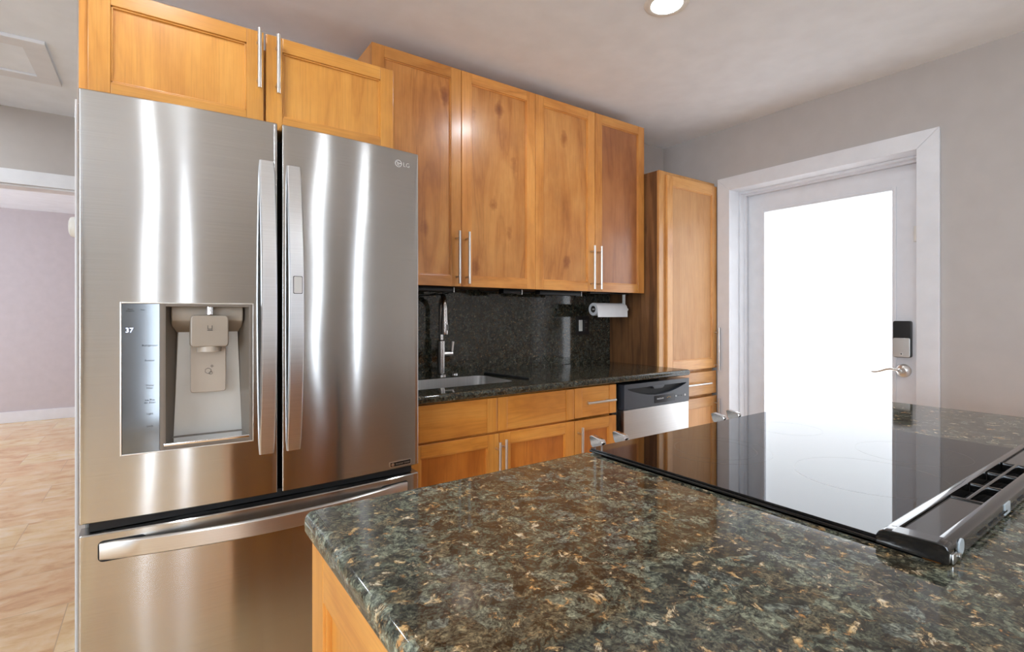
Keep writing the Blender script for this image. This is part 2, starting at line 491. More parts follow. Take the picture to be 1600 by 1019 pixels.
M['nickel'] = plain('brushed_nickel', (0.72, 0.70, 0.67, 1), 0.28, 1.0)
M['faucet'] = plain('faucet_nickel', (0.50, 0.47, 0.45, 1), 0.22, 1.0)
M['chrome'] = plain('chrome', (0.82, 0.82, 0.83, 1), 0.08, 1.0)
M['grey_body'] = plain('grey_painted_metal', rgb(120, 118, 116), 0.45)
M['black'] = plain('black_plastic', rgb(18, 18, 19), 0.35)
M['gasket'] = plain('black_rubber', rgb(14, 14, 16), 0.6)
M['gloss_black'] = plain('black_enamel', rgb(22, 20, 19), 0.16, coat=0.5)
M['glass_black'] = plain('black_ceramic_glass', rgb(12, 11, 11), 0.03, spec=0.55, var=0.0)
M['ring'] = plain('grey_printed_line', rgb(104, 96, 88), 0.03, spec=0.55)
M['charcoal'] = plain('charcoal_plastic', rgb(60, 64, 72), 0.32, coat=0.2)
M['dark_display'] = plain('dark_display', rgb(28, 30, 36), 0.15)
M['taupe'] = plain('taupe_plastic', rgb(150, 138, 124), 0.38)
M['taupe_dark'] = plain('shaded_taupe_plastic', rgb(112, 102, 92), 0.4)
M['disp_back'] = plain('silver_dispenser_back', rgb(196, 194, 188), 0.34, 0.25)
M['paddle'] = plain('pale_taupe_plastic', rgb(172, 160, 146), 0.36)
M['panel_glass'] = plain('smoked_mirror_panel', (0.15, 0.16, 0.17, 1), 0.10, 0.85)
M['print'] = plain('dark_print', rgb(38, 40, 44), 0.5)
M['print_white'] = plain('white_print', rgb(225, 228, 232), 0.5)
M['blue_led'] = emit('blue_digit', (0.45, 0.6, 1.0, 1), 2.2)
M['towel'] = plain('paper', rgb(226, 226, 228), 0.9, bump=0.3, bscale=300)
M['card'] = plain('cardboard_core', rgb(52, 44, 38), 0.9)
M['plastic_white'] = plain('white_plastic', rgb(228, 226, 220), 0.4)
M['logo'] = plain('bright_silver', rgb(214, 214, 212), 0.3, 0.4)
M['aqua'] = plain('silver_sticker', rgb(190, 200, 206), 0.4)
M['lamp'] = emit('lamp_glow', (0.86, 0.93, 1.0, 1), L_LAMP)
M['pane'] = emit('frosted_daylit_pane', (0.86, 0.93, 1.0, 1), L_DOOR)
M['daylight'] = emit('added_window_glow', (0.74, 0.87, 1.0, 1), L_WIN)  # glow of the pane added in the left wall
M['added_slim_light'] = emit('added_slim_glow', (0.78, 0.88, 1.0, 1), L_SLIM)
M['added_room_light'] = emit('added_far_glow', (0.78, 0.86, 1.0, 1), L_ROOM)

# ------------------------------------------------------------------ room shell
XW, YB, ZC = 3.04, 2.395, 2.44
YR, XL = -3.4, -3.0
def shell(name, boxes, mat, bev=0.0):
    mb = MB()
    for lo, hi in boxes: mb.box(lo, hi, bev)
    return struct(mb.build(name, mat))
shell('floor', [((-3.6, YR - .2, -.1), (3.4, 8.4, 0))], M['floor'])
shell('ceiling', [((-3.6, YR - .2, ZC), (3.4, 8.4, ZC + .1))], M['ceiling'])
shell('wall_back', [((-.233, YB, 0), (XW + .3, YB + .12, ZC)), ((XL - .2, YB, 0), (-1.5, YB + .12, ZC))], M['wall'])
DY0, DY1, DZ = .885, 1.865, 2.028       # clear door opening
shell('wall_right', [((XW, DY1 + .02, 0), (XW + .3, YB + .12, ZC)), ((XW, YR - .1, 0), (XW + .3, DY0 - .02, ZC)),
                     ((XW, DY0 - .02, DZ + .02), (XW + .3, DY1 + .02, ZC))], M['wall'])
shell('wall_left', [((XL - .12, YR - .1, 0), (XL, YB, ZC))], M['wall'])
shell('wall_rear', [((XL - .12, YR - .12, 0), (XW, YR, ZC))], M['wall'])
shell('wall_hall_right', [((-.233, YB + .12, 0), (-.13, 4.1, ZC))], M['wall'])
shell('wall_hall_left', [((-1.62, YB + .12, 0), (-1.5, 4.1, ZC))], M['wall'])
HX0, HX1, HZ = -1.42, -.34, 1.99
shell('wall_hall_end', [((-3.6, 4.1, 0), (HX0, 4.22, ZC)), ((HX1, 4.1, 0), (.6, 4.22, ZC)), ((HX0, 4.1, HZ), (HX1, 4.22, ZC))], M['wall'])
shell('wall_far', [((-3.6, 8.0, 0), (.6, 8.12, ZC))], M['wall_room'])
shell('wall_far_left', [((-3.6, 4.22, 0), (-3.48, 8.0, ZC))], M['wall_room'])
shell('wall_far_right', [((.48, 4.22, 0), (.6, 8.0, ZC))], M['wall_room'])
shell('baseboard_far', [((-3.48, 7.985, 0), (.48, 8.0, .125))], M['white'], .003)
shell('baseboard_right', [((XW - .014, YR, 0), (XW, DY0 - .09, .1))], M['white'], .003)
shell('baseboard_rear', [((XL, YR, 0), (XW - .014, YR + .014, .1))], M['white'], .003)
# cased opening at the end of the hall
shell('trim_1', [((HX0 - .085, 4.085, HZ), (HX1 + .085, 4.1, HZ + .085)), ((HX0 - .085, 4.085, 0), (HX0, 4.1, HZ)),
                 ((HX1, 4.085, 0), (HX1 + .085, 4.1, HZ)), ((HX0, 4.1, HZ - .012), (HX1, 4.22, HZ))], M['white'], .002)
# door casing on the hall side of the wall end
shell('trim_2', [((-.2405, YB + .012, 0), (-.233, YB + .09, 2.005))], M['white'], .003)
# back door: casing, jamb with stop
mb = MB()
cz = DZ + .085
for poly in ([(DY0 - .09, 0), (DY0, 0), (DY0, DZ), (DY0 - .09, cz)], [(DY1, 0), (DY1 + .085, 0), (DY1 + .085, cz), (DY1, DZ)],
             [(DY0 - .09, cz), (DY0, DZ), (DY1, DZ), (DY1 + .085, cz)]):
    mb.prism(poly, 'x', XW - .018, XW, bev=.0025)
struct(mb.build('trim_3', M['white']))
mb = MB()
mb.box((XW, DY0 - .02, 0), (XW + .28, DY0, DZ)); mb.box((XW, DY1, 0), (XW + .28, DY1 + .02, DZ)); mb.box((XW, DY0 - .02, DZ), (XW + .28, DY1 + .02, DZ + .02))
for a, b_ in ((.09, .012), (.13, .024)):
    mb.box((XW + a, DY1 - b_, 0), (XW + .158, DY1, DZ - b_), .002); mb.box((XW + a, DY0, 0), (XW + .158, DY0 + b_, DZ - b_), .002)
    mb.box((XW + a, DY0, DZ - b_), (XW + .158, DY1, DZ), .002)
struct(mb.build('trim_4', M['white']))
XD = XW + .162
dr = bpy.data.objects.new('door_1', None); COL.objects.link(dr); dr.location = (XD, 1.375, 0)
struct(dr, 'white back door with one tall frosted glass pane glowing with daylight', 'door')
O = dr.location
GY0, GY1, GZ0, GZ1 = 1.040, 1.730, .25, 1.884
mb = MB()
y0, y1, z0, z1 = DY0 + .005, DY1 - .005, .01, 2.018
for lo, hi in (((XD, y0, z0), (XD + .044, GY0, z1)), ((XD, GY1, z0), (XD + .044, y1, z1)),
               ((XD, GY0, z0), (XD + .044, GY1, GZ0)), ((XD, GY0, GZ1), (XD + .044, GY1, z1))):
    mb.box(lo, hi)
mb.build('door_leaf', M['white'], dr, O)
mb = MB()
for lo, hi in (((XD - .006, GY0 - .018, GZ0 - .018), (XD, GY0, GZ1 + .018)), ((XD - .006, GY1, GZ0 - .018), (XD, GY1 + .018, GZ1 + .018)),
               ((XD - .006, GY0, GZ1), (XD, GY1, GZ1 + .018)), ((XD - .006, GY0, GZ0 - .018), (XD, GY1, GZ0))):
    mb.box(lo, hi, .002)
mb.build('glazing_bead', M['white'], dr, O)
mb = MB(); mb.box((XD + .016, GY0, GZ0), (XD + .024, GY1, GZ1)); mb.build('glass_pane', M['pane'], dr, O)
# keypad lock and lever
def rrect(u0, u1, v0, v1, r, n=5):
    out = []
    for cx, cy, a0 in ((u1 - r, v1 - r, 0), (u0 + r, v1 - r, 90), (u0 + r, v0 + r, 180), (u1 - r, v0 + r, 270)):
        for k in range(n + 1):
            a = math.radians(a0 + 90 * k / n); out.append((cx + r * math.cos(a), cy + r * math.sin(a)))
    return out
mb = MB(); mb.prism(rrect(.952, 1.030, 1.002, 1.192, .010), 'x', XD - .026, XD, bev=.002)
lk = mb.build('lock_housing', M['black'], dr, O)
mb = MB(); mb.prism(rrect(.955, 1.028, 1.004, 1.103, .007), 'x', XD - .030, XD - .024, bev=.0015); mb.build('lock_cover', M['nickel'], lk, O)
mb = MB(); mb.cyl((XD - .033, .991, 1.020), (XD - .030, .991, 1.020), .004); mb.build('lock_screw', M['chrome'], lk, O)
mb = MB()
mb.lathe([(.034, 0), (.034, .006), (.026, .014), (.014, .018), (.013, .040), (.015, .048), (.010, .056), (0, .058)], (XD, .990, .932), (-1, 0, 0))
pts = [(XD - .048, .990 + t * .13, .932 + .010 * math.sin(t * 5.2) - .004 * t) for t in [k / 12 for k in range(13)]]
mb.tube(pts, [.0075 - .003 * k / 12 for k in range(13)], 10)
mb.build('lever_handle', M['nickel'], dr, O)
mb = MB(); mb.box((XD - .014, .925, 1.60), (XD, .945, 1.68), .003); mb.build('contact_sensor', M['plastic_white'], dr, O)

# unseen lit windows, added for fill light and streaks on the steel
def added_window(name, y0, y1, z0, z1, lit):
    w = bpy.data.objects.new(name, None); COL.objects.link(w); w.location = (XL, (y0 + y1) / 2, z0); struct(w)
    mb = MB(); f = .05
    for lo, hi in (((XL, y0 - f, z0 - f), (XL + .03, y0, z1 + f)), ((XL, y1, z0 - f), (XL + .03, y1 + f, z1 + f)),
                   ((XL, y0, z1), (XL + .03, y1, z1 + f)), ((XL, y0, z0 - f), (XL + .03, y1, z0)),
                   ((XL, (y0 + y1) / 2 - .02, z0), (XL + .025, (y0 + y1) / 2 + .02, z1))):
        mb.box(lo, hi, .002)
    mb.build('added_window_frame', M['white'], w, w.location)
    mb = MB(); mb.box((XL + .002, y0, z0), (XL + .008, y1, z1)); mb.build('added_window_glass', lit, w, w.location)
added_window('added_window_1', -2.1, .3, .6, 2.15, M['daylight'])
def added_sidelight(name, xc, hw, z0, z1):
    """tall narrow lit pane added in the rear wall to streak the steel"""
    w = bpy.data.objects.new(name, None); COL.objects.link(w); w.location = (xc, YR, z0); struct(w)
    mb = MB(); f = .04; x0, x1 = xc - hw, xc + hw
    for lo, hi in (((x0 - f, YR, z0 - f), (x0, YR + .025, z1 + f)), ((x1, YR, z0 - f), (x1 + f, YR + .025, z1 + f)),
                   ((x0, YR, z1), (x1, YR + .025, z1 + f)), ((x0, YR, z0 - f), (x1, YR + .025, z0))):
        mb.box(lo, hi, .002)
    mb.build('added_window_frame', M['white'], w, w.location)
    mb = MB(); mb.box((x0, YR + .002, z0), (x1, YR + .008, z1)); mb.build('added_window_glass', M['added_slim_light'], w, w.location)
for nm, xc, hw in (('added_window_2', -.95, .045), ('added_window_3', -.37, .03), ('added_window_4', 2.0, .03), ('added_window_5', 2.92, .035)):
    added_sidelight(nm, xc, hw, .04, 2.32)
w = bpy.data.objects.new('added_window_6', None); COL.objects.link(w); w.location = (-3.48, 6.0, .6); struct(w)  # unseen lit pane added to light the far room
mb = MB(); mb.box((-3.478, 5.0, .6), (-3.47, 7.2, 2.1)); mb.build('added_window_glass', M['added_room_light'], w, w.location)
mb = MB()
for lo, hi in (((-3.48, 4.94, .54), (-3.45, 5.0, 2.16)), ((-3.48, 7.2, .54), (-3.45, 7.26, 2.16)), ((-3.48, 5.0, 2.1), (-3.45, 7.2, 2.16)), ((-3.48, 5.0, .54), (-3.45, 7.2, .6))):
    mb.box(lo, hi, .002)
mb.build('added_window_frame', M['white'], w, w.location)

# recessed lamps; from the third on, added for steel streaks and hall light
for i, (x, y) in enumerate(LAMPS):
    lab = ('round recessed ceiling lamp glowing white above the cooktop' if i == 0 else
           'round recessed ceiling lamp out of view, most of this group added for light')
    t = thing('ceiling_lamp', lab, 'lamp', (x, y, ZC), None if i == 0 else 'recessed ceiling lamps')
    if i: t['group'] = 'recessed ceiling lamps'
    mb = MB(); mb.lathe([(.056, -.002), (.060, -.007), (.072, -.009), (.083, -.006), (.086, 0)], t.location, n=48)
    mb.build('trim_ring', M['plastic_white'], t, t.location)
    mb = MB(); mb.cyl((x, y, ZC - .006), (x, y, ZC - .001), .057, n=40); mb.build('lens', M['lamp'], t, t.location)

# attic hatch in the hall ceiling
t = thing('attic_hatch', 'white attic hatch with flat frame set in the hall ceiling', 'hatch', (-.70, 3.30, ZC))
hx0, hx1, hy0, hy1 = -1.0, -.405, 3.04, 3.55; fw = .085
mb = MB()
for lo, hi in (((hx0, hy0, ZC - .016), (hx1, hy0 + fw, ZC)), ((hx0, hy1 - fw, ZC - .016), (hx1, hy1, ZC)),
               ((hx0, hy0 + fw, ZC - .016), (hx0 + fw, hy1 - fw, ZC)), ((hx1 - fw, hy0 + fw, ZC - .016), (hx1, hy1 - fw, ZC))):
    mb.box(lo, hi, .002)
mb.build('frame', M['white'], t, t.location)
mb = MB(); mb.box((hx0 + fw + .003, hy0 + fw + .003, ZC - .006), (hx1 - fw - .003, hy1 - fw - .003, ZC - .001)); mb.build('panel', M['ceiling'], t, t.location)

# thermostat at the wall end
t = thing('thermostat', 'small round white thermostat on the wall edge left of the refrigerator', 'thermostat', (-.2405, YB + .05, 1.545))
mb = MB(); mb.lathe([(.037, 0), (.037, .008), (.034, .015), (.028, .018), (0, .018)], t.location, (-1, 0, 0)); mb.build('housing', M['plastic_white'], t, t.location)
mb = MB(); mb.lathe([(.024, .018), (.024, .0195), (0, .020)], t.location, (-1, 0, 0)); mb.build('dial', M['white'], t, t.location)

# ------------------------------------------------------------------ cabinet fronts
def bar_handle(parent, O, a, b, out, r=.006, mat=None, inset=.032):
    """bar from a to b, standing on two posts toward -out"""
    a = Vector(a); b = Vector(b); d = (b - a).normalized(); out = Vector(out)
    mb = MB(); mb.cyl(a, b, r, n=16, bev=.001)
    for p in (a + d * inset, b - d * inset):
        mb.cyl(p, p - out, r * .75, n=12)
    return mb.build('handle', mat or M['nickel'], parent, O)
def shaker(root, O, name, x0, x1, z0, z1, yf, mz, mx, mp, st=.055, rl=.05, xf=None, panel_in=.009, th=.02, label=None):
    """five-piece front facing -y; xf may turn it"""
    mb = MB(); b = .0016
    mb.mi = 0
    mb.box((x0, yf, z0), (x0 + st, yf + th, z1), b); mb.box((x1 - st, yf, z0), (x1, yf + th, z1), b)
    mb.mi = 1
    mb.box((x0 + st, yf, z1 - rl), (x1 - st, yf + th, z1), b); mb.box((x0 + st, yf, z0), (x1 - st, yf + th, z0 + rl), b)
    # narrow inner bead
    e = .005
    mb.box((x0 + st, yf + .004, z1 - rl - e), (x1 - st, yf + th, z1 - rl), .001); mb.box((x0 + st, yf + .004, z0 + rl), (x1 - st, yf + th, z0 + rl + e), .001)
    mb.mi = 0
    mb.box((x0 + st, yf + .004, z0 + rl), (x0 + st + e, yf + th, z1 - rl), .001); mb.box((x1 - st - e, yf + .004, z0 + rl), (x1 - st, yf + th, z1 - rl), .001)
    d = mb.build(name, [mz, mx], root, O, xf=xf)
    mb = MB(); mb.box((x0 + st - .002, yf + panel_in, z0 + rl - .002), (x1 - st + .002, yf + th - .003, z1 - rl + .002)); mb.build('panel', mp, d, O, xf=xf)
    if label: d['label'] = label
    return d
def slab_front(root, O, name, x0, x1, z0, z1, yf, mz, mx, st=.048, th=.02, sides=3):
    mb = MB(); b = .002
    xa = x0 + st if sides & 1 else x0; xb = x1 - st if sides & 2 else x1
    mb.mi = 0
    if sides & 1: mb.box((x0, yf, z0), (xa, yf + th, z1), b)
    if sides & 2: mb.box((xb, yf, z0), (x1, yf + th, z1), b)
    mb.mi = 1
    mb.box((xa + .0008, yf + .0022, z0), (xb - .0008, yf + th, z1), b)
    return mb.build(name, [mz, mx], root, O)

# cabinet over the refrigerator
O = Vector((.27, 2.06, 1.80))
t = thing('wall_cabinet', 'honey wood two-door cabinet above the steel refrigerator', 'cabinet', O)
mb = MB(); mb.box((-.166, 1.742, 1.80), (-.148, 2.393, 2.10)); mb.box((-.148, 1.742, 1.80), (.690, 2.393, 2.05)); mb.box((.690, 1.742, 1.80), (.706, 2.393, 2.05))
mb.build('body', M['honey_z'], t, O)
yd = 1.720
d = shaker(t, O, 'door', -.146, .272, 1.80, 2.093, yd, M['honey_z'], M['honey_x'], M['honey_z'], .047, .044)
bar_handle(d, O, (.256, yd - .032, 1.908), (.256, yd - .032, 2.088), (0, -.032, 0))
d = shaker(t, O, 'door', .279, .692, 1.80, 2.093, yd, M['honey_z'], M['honey_x'], M['honey_z'], .047, .044)
bar_handle(d, O, (.309, yd - .032, 1.904), (.309, yd - .032, 2.086), (0, -.032, 0))

# wall cabinets over the counter
yu, ZU0, ZU1 = 2.080, 1.356, 2.372
for name, lab, xs, panels, handles in (
        ('wall_cabinet', 'tall two-door alder wall cabinet above the sink, a lamp glinting on its doors', (.742, 1.1725, 1.609), ('knotty', 'knotty'), (1.145, 1.197)),
        ('wall_cabinet', 'tall two-door alder wall cabinet above the dishwasher, right door redder', (1.611, 2.038, 2.455), ('knotty', 'reddish'), (2.005, 2.058))):
    O = Vector(((xs[0] + xs[2]) / 2, 2.24, ZU0))
    t = thing(name, lab, 'cabinet', O, 'alder wall cabinets over the counter')
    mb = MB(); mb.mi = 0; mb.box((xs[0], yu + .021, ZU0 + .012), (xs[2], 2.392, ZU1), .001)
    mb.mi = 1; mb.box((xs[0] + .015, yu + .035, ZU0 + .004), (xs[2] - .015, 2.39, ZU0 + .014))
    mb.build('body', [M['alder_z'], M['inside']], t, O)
    for k in (0, 1):
        x0, x1 = xs[k] + (.0015 if k else 0), xs[k + 1] - (0 if k else .0015)
        d = shaker(t, O, 'door', x0, x1, ZU0, ZU1, yu, M['alder_z'], M['alder_x'], M[panels[k]], .054, .050)
        hx = handles[k]
        bar_handle(d, O, (hx, yu - .032, 1.368), (hx, yu - .032, 1.612), (0, -.032, 0))

# tall pantry cabinet
O = Vector((2.75, 2.18, 0))
t = thing('pantry_cabinet', 'tall pale maple pantry cabinet with dark side panel beside the back door', 'cabinet', O)
yp = 1.966
mb = MB(); mb.mi = 0
mb.box((2.466, yp + .021, .0), (2.470, 2.393, 2.093)); mb.mi = 1
mb.box((2.470, yp + .028, .10), (3.030, 2.393, 2.093)); mb.box((2.480, yp + .07, 0), (3.020, 2.393, .10))
mb.build('body', [M['laminate'], M['pantry_z']], t, O)
mb = MB(); mb.box((2.4655, yp + .010, 0), (2.523, yp + .027, 2.094), .002); mb.box((2.523, yp + .012, 2.072), (3.03, yp + .027, 2.094), .002); mb.build('face_frame', M['pantry_z'], t, O)
d = shaker(t, O, 'door', 2.524, 3.030, .878, 2.070, yp - .006, M['pantry_z'], M['pantry_x'], M['pantry_panel'], .050, .062)
bar_handle(d, O, (3.010, yp - .036, .862), (3.010, yp - .036, 1.141), (0, -.030, 0))
d = slab_front(t, O, 'drawer', 2.524, 3.030, .712, .858, yp - .006, M['pantry_z'], M['pantry_x'], sides=0)
bar_handle(d, O, (2.66, yp - .036, .785), (2.93, yp - .036, .785), (0, -.030, 0))
d = shaker(t, O, 'door', 2.524, 3.030, .115, .694, yp - .006, M['pantry_z'], M['pantry_x'], M['pantry_panel'], .050, .062)
bar_handle(d, O, (3.010, yp - .036, .46), (3.010, yp - .036, .678), (0, -.030, 0))

# base cabinets
yb = 1.775; ZD0, ZD1, ZL = .733, .876, .724
O = Vector((1.18, 2.08, 0))
t = thing('sink_cabinet', 'orange alder base cabinet under the steel sink with two false fronts', 'cabinet', O)
mb = MB(); mb.box((.765, yb + .05, .10), (.783, 2.375, .882)); mb.box((1.586, yb + .05, .10), (1.604, 2.375, .882)); mb.box((.783, yb + .021, .10), (1.586, 2.375, .118)); mb.box((.783, 2.362, .118), (1.586, 2.375, .882)); mb.box((.765, yb + .08, 0), (1.604, 2.375, .10)); mb.box((.783, yb + .021, .715), (1.586, yb + .040, .882)); mb.build('body', M['base_z'], t, O)
slab_front(t, O, 'false_front', .768, 1.172, ZD0, ZD1, yb, M['base_z'], M['base_x'])
slab_front(t, O, 'false_front', 1.176, 1.603, ZD0, ZD1, yb, M['base_z'], M['base_x'])
d = shaker(t, O, 'door', .768, 1.180, .115, ZL, yb, M['base_z'], M['base_x'], M['base_panel'], .055, .05)
bar_handle(d, O, (1.166, yb - .032, .49), (1.166, yb - .032, .695), (0, -.032, 0))
d = shaker(t, O, 'door', 1.184, 1.603, .115, ZL, yb, M['base_z'], M['base_x'], M['base_panel'], .055, .05)
bar_handle(d, O, (1.197, yb - .032, .49), (1.197, yb - .032, .702), (0, -.032, 0))
O = Vector((1.75, 2.08, 0))
t = thing('base_cabinet', 'narrow orange alder base cabinet with one drawer left of the dishwasher', 'cabinet', O)
mb = MB(); mb.box((1.606, yb + .05, .10), (1.887, 2.375, .882)); mb.box((1.606, yb + .08, 0), (1.887, 2.375, .10)); mb.build('body', M['base_z'], t, O)
d = slab_front(t, O, 'drawer', 1.608, 1.886, ZD0 + .002, ZD1 + .001, yb, M['base_z'], M['base_x'])
bar_handle(d, O, (1.660, yb - .032, .806), (1.850, yb - .032, .806), (0, -.032, 0))
d = shaker(t, O, 'door', 1.608, 1.886, .115, ZL - .002, yb, M['base_z'], M['base_x'], M['base_panel'], .052, .05)
bar_handle(d, O, (1.628, yb - .032, .49), (1.628, yb - .032, .697), (0, -.032, 0))

# dishwasher
O = Vector((2.18, 2.05, 0)); yw = 1.768
t = thing('dishwasher', 'dishwasher with charcoal control panel and brushed steel door', 'dishwasher', O)
mb = MB(); mb.box((1.893, yw + .045, .10), (2.460, 2.36, .868)); mb.box((1.897, yw + .10, 0.0), (2.460, 2.36, .10)); mb.build('body', M['black'], t, O)
mb = MB(); mb.box((1.934, yw, .115), (2.463, yw + .05, .738), .003); mb.build('door', M['steel_dw'], t, O)
mb = MB()
# control panel with a scooped grip: upper strip, lower body with curved top edge, dark back wall
x0, x1 = 1.934, 2.463; zt = .869; zb = .740
mb.box((x0, yw + .022, zb), (x1, yw + .05, zt))
n = 24
arc = []
for k in range(n + 1):
    u = k / n; arc.append((x0 + .025 + (x1 - x0 - .05) * u, .842 - .043 * math.sin(math.pi * u) ** 0.9))
for (xa, za), (xb, zb2) in zip(arc, arc[1:]):
    mb.prism([(xa, zb), (xb, zb), (xb, zb2), (xa, za)], 'y', yw - .002, yw + .024)
mb.box((x0, yw - .002, zb), (x0 + .025, yw + .024, zt)); mb.box((x1 - .025, yw - .002, zb), (x1, yw + .024, zt))
mb.box((x0 + .025, yw - .002, .846), (x1 - .025, yw + .024, zt))
cp = mb.build('control_panel', M['charcoal'], t, O)
mb = MB(); mb.box((x0 + .026, yw + .0195, .795), (x1 - .026, yw + .0215, .847)); mb.build('grip_recess', M['gasket'], cp, O)
xm = (x0 + x1) / 2
mb = MB(); mb.prism([(xm - .05, .846), (xm + .05, .846), (xm + .035, .832), (xm - .035, .832)], 'y', yw - .004, yw + .018, bev=.002); mb.build('latch', M['charcoal'], cp, O)
mb = MB(); mb.prism(rrect(2.165, 2.335, .754, .792, .004), 'y', yw - .0035, yw - .001); mb.build('display', M['dark_display'], cp, O)
def face_xf(x, y, z): return Matrix.Translation((x, y, z)) @ Matrix.Rotation(math.radians(90), 4, 'X')
mb = MB(); mb.text('FRIGIDAIRE', .011, face_xf(2.213, yw - .0036, .775)); mb.build('brand_lettering', M['print_white'], cp, O)
mb = MB()
for k in range(3): mb.box((2.268 + .012 * k, yw - .0042, .775 + .003 * (k % 2)), (2.275 + .012 * k, yw - .0034, .778 + .003 * (k % 2)))
mb.build('indicator', plain('amber_print', rgb(200, 160, 60), .5), cp, O)
for xk, rk in ((2.345, .005), (2.372, .003), (2.395, .003), (2.425, .006)):
    mb = MB(); mb.cyl((xk, yw - .004, .777), (xk, yw - .001, .777), rk, n=14); mb.build('button', M['print_white'] if rk > .004 else M['charcoal'], cp, O)

# sink counter, backsplash
ZT = .917
def arc_rect(x0, x1, y0, y1, r, n=6): return rrect(x0, x1, y0, y1, r, n)
sx0, sx1, sy0, sy1 = .80, 1.365, 1.905, 2.205
CF = 1.752
mb = MB(); mb.plate([(.762, CF), (2.461, CF), (2.461, 2.374), (.762, 2.374)], [arc_rect(sx0, sx1, sy0, sy1, .05)], .884, ZT, bev=.014, seg=6)
tag(mb.build('countertop', M['granite_shaded']), 'green granite countertop along the back wall with the sink cutout, darkened for shade', 'countertop')
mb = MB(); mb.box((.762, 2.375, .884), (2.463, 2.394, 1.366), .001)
tag(mb.build('backsplash', M['granite_shaded']), 'green granite backsplash slab between the countertop and wall cabinets, darkened for shade', 'backsplash')
O = Vector((1.08, 2.02, .69))
t = thing('kitchen_sink', 'undermount stainless steel sink in the granite counter beside the refrigerator', 'sink', O)
def ring(e, z, r): return [(x, y, z) for x, y in arc_rect(sx0 - e, sx1 + e, sy0 - e, sy1 + e, r)]
mb = MB()
mb.loft([ring(-.0005, .9155, .05), ring(-.0025, .9155, .05), ring(-.006, .72, .05), ring(-.02, .700, .05), ring(-.05, .697, .05), ring(-.05, .693, .05), ring(-.012, .694, .055), ring(-.0005, .72, .055), ring(-.0005, .9155, .05)], caps=False)
mb.prism(arc_rect(sx0 + .05, sx1 - .05, sy0 + .05, sy1 - .05, .05), 'z', .693, .697)
mb.build('basin', M['sink'], t, O)
mb = MB(); mb.lathe([(.055, .697), (.055, .699), (.042, .700), (.036, .6975), (0, .6975)], (1.08, 2.02, 0)); mb.build('drain', M['chrome'], t, O)

# faucet
fx, fy = 1.178, 2.300
O = Vector((fx, fy, ZT))
t = thing('kitchen_faucet', 'brushed nickel pull-down faucet standing behind the sink', 'faucet', O)
mb = MB(); mb.lathe([(.028, 0), (.028, .006), (.022, .010), (.0205, .012), (.0205, .175), (.016, .180), (.0, .181)], O); mb.build('base', M['faucet'], t, O)
hx, hy = 1.106, 2.125
pts = [(fx, fy, ZT + .17), (fx, fy, 1.25)]
for k in range(1, 17):
    a = math.pi * k / 16
    f_ = (1 - math.cos(a)) / 2
    pts.append((fx + (hx - fx) * f_, fy + (hy - fy) * f_, 1.25 + .066 * math.sin(a)))
pts.append((hx, hy, 1.245))
mb = MB(); mb.tube(pts, .0125, 16); mb.build('spout', M['faucet'], t, O)
mb = MB(); mb.lathe([(.0135, 1.255), (.0145, 1.22), (.0165, 1.19), (.0168, 1.1895), (.0175, 1.188), (.0185, 1.14), (.0175, 1.132), (.014, 1.131), (.0, 1.131)][::-1], (hx, hy, 0)); sp = mb.build('spray_head', M['faucet'], t, O)
mb = MB(); mb.box((hx + .002, hy - .0205, 1.150), (hx + .012, hy - .016, 1.178), .002); mb.build('button', M['grey_body'], sp, O)
mb = MB(); mb.cyl((fx, fy, 1.026), (fx + .060, fy - .012, 1.026), .0135, n=20, bev=.002)
mb.tube([(fx + .056, fy - .011, 1.026), (fx + .058, fy - .011, 1.05), (fx + .062, fy - .012, 1.088)], [.006, .0065, .0075], 10); mb.build('lever', M['nickel'], t, O)
mb = MB(); mb.lathe([(.019, 0), (.019, .005), (.014, .009), (0, .010)], (1.262, 2.315, ZT))
tag(mb.build('soap_button', M['chrome'], None, (1.262, 2.315, ZT)), 'small round chrome button on the counter right of the faucet', 'button')
mb = MB(); mb.prism([(1.385, 2.225), (1.425, 2.262), (1.462, 1.935), (1.445, 1.915)], 'z', ZT, ZT + .007, bev=.001)  # flat black strip laid on the counter
tag(mb.build('counter_strip', M['gasket']), 'thin black strip on the counter right of the sink', 'mat')

# outlet
O = Vector((2.214, 2.375, 1.157))
t = thing('wall_outlet', 'black double wall plate with one white rocker on the backsplash', 'outlet', O)
mb = MB(); mb.prism(rrect(2.160, 2.268, 1.098, 1.216, .004), 'y', 2.369, 2.3745, bev=.001); mb.build('plate', M['black'], t, O)
mb = MB(); mb.box((2.179, 2.365, 1.122), (2.208, 2.370, 1.192), .001); mb.build('rocker_switch', M['plastic_white'], t, O)
mb = MB(); mb.box((2.224, 2.3665, 1.122), (2.254, 2.370, 1.192), .001); rc = mb.build('receptacle', M['gloss_black'], t, O)
for zz in (1.140, 1.174):
    for xx in (2.232, 2.243):
        mb = MB(); mb.box((xx, 2.3655, zz), (xx + .003, 2.3668, zz + .007)); mb.build('slot', M['ring'], rc, O)

